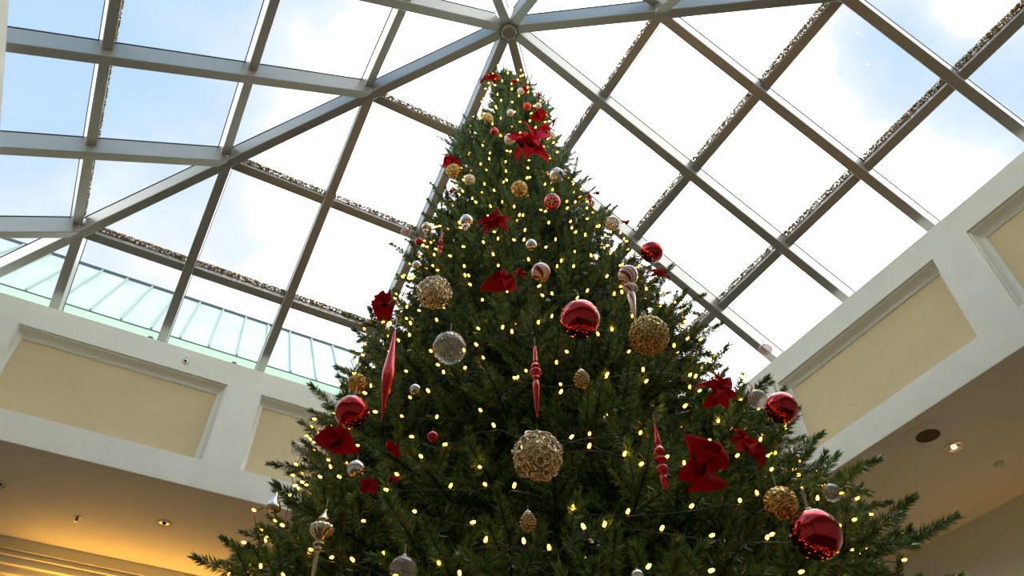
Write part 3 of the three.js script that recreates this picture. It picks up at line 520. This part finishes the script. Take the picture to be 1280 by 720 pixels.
// ------------------------------------------------------------------ branches
function branchGeo(seed, stem) {
  const r = rngOf(seed), pos = [], nor = [], col = [], idx = [];
  const a = V(0, 0, 0), b = V(0, 0, 0), c = V(0, 0, 0), side = V(0, 0, 0), nn = V(0, 0, 0);
  function needle(p, dir, len, w, tone) {
    side.set(r() - 0.5, r() - 0.5, r() - 0.5).cross(dir).normalize(); nn.copy(side).cross(dir).normalize();
    const k = pos.length / 3, droop = nn.clone().multiplyScalar(len * 0.08 * (r() - 0.5));
    a.copy(p).addScaledVector(dir, len * 0.42).addScaledVector(side, w / 2).add(droop); b.copy(p).addScaledVector(dir, len * 0.42).addScaledVector(side, -w / 2).add(droop); c.copy(p).addScaledVector(dir, len);
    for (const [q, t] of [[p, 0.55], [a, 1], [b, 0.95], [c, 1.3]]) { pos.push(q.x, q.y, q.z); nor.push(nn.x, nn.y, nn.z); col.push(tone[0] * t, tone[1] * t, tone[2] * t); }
    idx.push(k, k + 1, k + 2, k + 1, k + 3, k + 2);
  }
  function stick(p0, p1, r0, r1, tone) {
    const d = p1.clone().sub(p0).normalize(), u = V(0.3, 1, 0.2).cross(d).normalize(), v = d.clone().cross(u), k = pos.length / 3;
    for (let e = 0; e < 2; e++) for (let i = 0; i < 4; i++) { const t = i * Math.PI / 2, n = u.clone().multiplyScalar(Math.cos(t)).addScaledVector(v, Math.sin(t)), q = (e ? p1 : p0).clone().addScaledVector(n, e ? r1 : r0); pos.push(q.x, q.y, q.z); nor.push(n.x, n.y, n.z); col.push(...tone); }
    for (let i = 0; i < 4; i++) { const j = (i + 1) % 4; idx.push(k + i, k + j, k + 4 + i, k + j, k + 4 + j, k + 4 + i); }
  }
  const bark = [0.02, 0.03, 0.011];
  function sprig(p, dir, len, per) {
    const u = V(0.37, 0.9, -0.2).cross(dir).normalize(), v = dir.clone().cross(u), n = Math.round(len * 100 * per), q = V(0, 0, 0), nd = V(0, 0, 0), lightish = 0.5 + 1.0 * r();
    stick(p, p.clone().addScaledVector(dir, len), 0.0022, 0.0012, bark);
    for (let k = 0; k < n; k++) {
      const t = Math.pow((k + r()) / n, 0.9), an = k * 2.399963 + r() * 0.8, sp = lerp(1.05, 0.42, Math.pow(t, 3)) * (0.85 + 0.3 * r());
      q.copy(p).addScaledVector(dir, len * t);
      nd.copy(dir).multiplyScalar(Math.cos(sp)).addScaledVector(u, Math.sin(sp) * Math.cos(an)).addScaledVector(v, Math.sin(sp) * Math.sin(an)).normalize();
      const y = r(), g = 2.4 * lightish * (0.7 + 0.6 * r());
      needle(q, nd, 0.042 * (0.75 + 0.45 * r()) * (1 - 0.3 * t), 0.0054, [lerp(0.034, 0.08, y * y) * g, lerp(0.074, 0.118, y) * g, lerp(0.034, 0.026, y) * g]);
    }
  }
  const tip = V(0.58, 0.05, 0);
  stick(V(-stem, -0.12 * stem, 0), V(0, 0, 0), 0.006, 0.005, bark); stick(V(0, 0, 0), tip, 0.005, 0.0025, bark);
  for (let k = 0; k < 9; k++) {
    const t = 0.06 + 0.1 * k, sgn = k % 2 ? 1 : -1, p = tip.clone().multiplyScalar(Math.min(0.96, t)), an = 0.75 + 0.35 * r(), tilt = (r() - 0.45) * 1.1;
    const dir = V(Math.cos(an), Math.sin(an) * Math.sin(tilt) + 0.12, sgn * Math.sin(an) * Math.cos(tilt)).normalize();
    sprig(p, dir, lerp(0.24, 0.13, t) * (0.85 + 0.35 * r()), 9);
  }
  for (let k = 0; k < 3; k++) { const dir = V(0.8, (k % 2 ? -0.4 : 0.75), (r() - 0.5) * 0.6).normalize(); sprig(tip.clone().multiplyScalar(0.25 + 0.25 * k), dir, 0.15 + 0.05 * r(), 9); }
  sprig(tip.clone().multiplyScalar(0.1), tip.clone().normalize(), 0.5, 6); sprig(tip.clone().multiplyScalar(0.9), V(1, 0.18, (r() - 0.5) * 0.3).normalize(), 0.17, 10);
  const g = new THREE.BufferGeometry();
  g.setAttribute('position', new THREE.Float32BufferAttribute(pos, 3)); g.setAttribute('normal', new THREE.Float32BufferAttribute(nor, 3)); g.setAttribute('color', new THREE.Float32BufferAttribute(col, 3)); g.setIndex(idx);
  return g;
}
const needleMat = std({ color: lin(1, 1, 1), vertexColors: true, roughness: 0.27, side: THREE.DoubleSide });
const tree = thing('christmas_tree', 'tall artificial green Christmas tree filling the middle of the atrium', 'tree', null, axisAt(hOf(0)));
const T0 = tree.position.clone();
{
  const bot = axisAt(hOf(0)).sub(T0), top = APEX.clone().add(V(0, -0.1, 0)).sub(T0), c = new THREE.LineCurve3(bot, top);
  part('trunk', new THREE.TubeGeometry(c, 8, 0.07, 12), std({ color: lin(0.06, 0.045, 0.025), roughness: 0.9 }), tree);
  const rnd = rngOf(2024), list = [];
  const up = V(0, 1, 0);
  let y = APEX.y - 0.02;
  while (y > 0.55) {
    const h = hOf(y), R = radiusAt(h), s = lerp(0.58, 1.4, Math.min(1, h * 1.25)), n = Math.max(5, Math.round(2 * Math.PI * R / (0.225 * s))), a0 = rnd() * 6.28;
    for (let k = 0; k < n; k++) {
      const az = a0 + (k + (rnd() - 0.5) * 0.8) / n * 2 * Math.PI, out = V(Math.cos(az), 0, Math.sin(az)), yy = y + (rnd() - 0.5) * 0.2 * s, hh = hOf(yy);
      const lump = noise2(out.x * R * 2.2 + 40, yy * 1.9 + out.z * R * 1.4 + 20) - 0.5;
      const reach = radiusAt(hh) * (0.87 + 0.14 * rnd()) + 0.36 * s * lump - 0.13 * smooth(0.45, 0.9, hh) + (rnd() < 0.1 ? 0.1 * s : 0), sc = s * (0.85 + 0.3 * rnd());
      const pitch = lerp(0.75, 0.12, smooth(0, 0.45, hh)) + (rnd() - 0.5) * 0.5;
      const dir = out.clone().multiplyScalar(Math.cos(pitch)).addScaledVector(up, Math.sin(pitch)).normalize();
      const end = axisAt(hh).addScaledVector(out, reach), p = end.clone().addScaledVector(dir, -0.68 * sc);
      const x = dir, z = dir.clone().cross(up).normalize().applyAxisAngle(dir, (rnd() - 0.5) * 1.2), yv = z.clone().cross(x);
      // leave ornaments in sight
      let hide = false;
      for (const o of clear) {
        const los = o.p.clone().sub(EYE), dist = los.length(); los.divideScalar(dist);
        for (const t of [0.15, 0.4, 0.68]) {
          const q = p.clone().addScaledVector(dir, t * sc).sub(EYE), along = q.dot(los); if (along > dist + o.r * 0.3) continue;
          const off = q.addScaledVector(los, -along).length(); if (off < o.r * 0.85 + 0.085 * sc) { hide = true; break; }
        }
        if (hide) break;
      }
      const keep = rnd(); if (hide && keep < 0.97) continue;
      const m = new THREE.Matrix4().makeBasis(x, yv, z).scale(V(sc, sc, sc)).setPosition(p.clone().sub(T0));
      const [px, py, w] = pixelOf(end), facing = out.dot(EYE.clone().sub(end).normalize());
      const seen = w > 0 && px > -20 && px < 1300 && py > 0 && py < 740 && facing > -0.1;
      list.push({ m, long: reach > 1.15 * sc + 0.2, v: Math.floor(rnd() * 3), size: seen ? sc / w * (1 + facing) : 0 });
    }
    y -= 0.18 * s;
  }
  const geos = [1, 2, 3].map((k) => branchGeo(k, 1.0)), tops = [4, 5].map((k) => branchGeo(k, 0.02));
  list.sort((p, q) => q.size - p.size);
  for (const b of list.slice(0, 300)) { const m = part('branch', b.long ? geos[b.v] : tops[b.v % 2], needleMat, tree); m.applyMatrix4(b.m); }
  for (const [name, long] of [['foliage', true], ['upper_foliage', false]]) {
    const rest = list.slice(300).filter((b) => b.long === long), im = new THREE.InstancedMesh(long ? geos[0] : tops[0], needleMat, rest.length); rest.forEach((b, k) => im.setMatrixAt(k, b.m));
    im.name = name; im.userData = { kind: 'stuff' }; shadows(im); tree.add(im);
  }
}

// ------------------------------------------------------------------ string of warm lights wound round the tree
{
  const g = thing('string_lights', 'string of warm white mini lights wound around the green tree', 'string lights');
  const rnd = rngOf(606), bulbs = [], path = []; let h = 0.005, az = 0;
  while (h < 1.02) {
    const R = radiusAt(h) * (0.81 + 0.13 * rnd()), a = axisAt(h), p = V(a.x + R * Math.cos(az), a.y + (rnd() - 0.5) * 0.14, a.z + R * Math.sin(az));
    bulbs.push(p); path.push(p.clone().add(V(0, -0.02, 0)));
    const step = lerp(0.16, 0.2, Math.min(1, h * 2)); az += step / R; h += lerp(0.24, 0.145, Math.min(1, h * 3)) * step / (2 * Math.PI * R) / SPAN * (h < 0.2 ? 0.8 : 1);
  }
  const bulbGeo = lathe([[0, 0.012], [0.004, 0.010], [0.0062, 0.003], [0.006, -0.005], [0.0045, -0.01]], 8), sockGeo = lathe([[0.005, -0.009], [0.0058, -0.012], [0.0055, -0.03], [0.003, -0.034]], 7);
  const glow = std({ color: lin(1, 0.8, 0.4), emissive: lin(1, 0.36, 0.03), emissiveIntensity: 13, roughness: 0.4 }), sock = std({ color: lin(0.03, 0.07, 0.04), roughness: 0.5 });
  const e = new THREE.Euler(), q = new THREE.Quaternion(), all = bulbs.map((p) => {
    const ax = axisAt(hOf(p.y)), out = V(p.x - ax.x, 0, p.z - ax.z).normalize(), dir = out.add(V(rnd() - 0.5, rnd() - 0.3, rnd() - 0.5).multiplyScalar(1.6)).normalize();
    const [px, py, w] = pixelOf(p), f = out.dot(EYE.clone().sub(p).normalize()), seen = w > 0 && px > 0 && px < 1280 && py > 0 && py < 720 && f > 0;
    const s = 0.92;
    return { m: new THREE.Matrix4().compose(p, q.setFromUnitVectors(V(0, 1, 0), dir).clone(), V(s, s, s)), size: seen ? (1 + f) / w : 0 };
  }).sort((a, b) => b.size - a.size);
  all.slice(0, 300).forEach((b) => { const m = part('bulb', bulbGeo, glow, g); m.applyMatrix4(b.m); part('socket', sockGeo, sock, m); });
  all.slice(0, 296).forEach((b, k) => { if (k % 37 === 18) { const l = new THREE.PointLight(lin(1, 0.5, 0.1), 0.02); l.position.setFromMatrixPosition(b.m); l.castShadow = true; l.name = 'bulb_light'; g.add(l); } });
  const rest = all.slice(300), im = new THREE.InstancedMesh(bulbGeo, glow, rest.length); rest.forEach((b, k) => im.setMatrixAt(k, b.m)); im.name = 'more_bulbs'; im.userData = { kind: 'stuff' }; g.add(im);
  part('wire', new THREE.TubeGeometry(new THREE.CatmullRomCurve3(path), path.length * 2, 0.0022, 4), sock, g);
}

renderer.render(scene, camera);
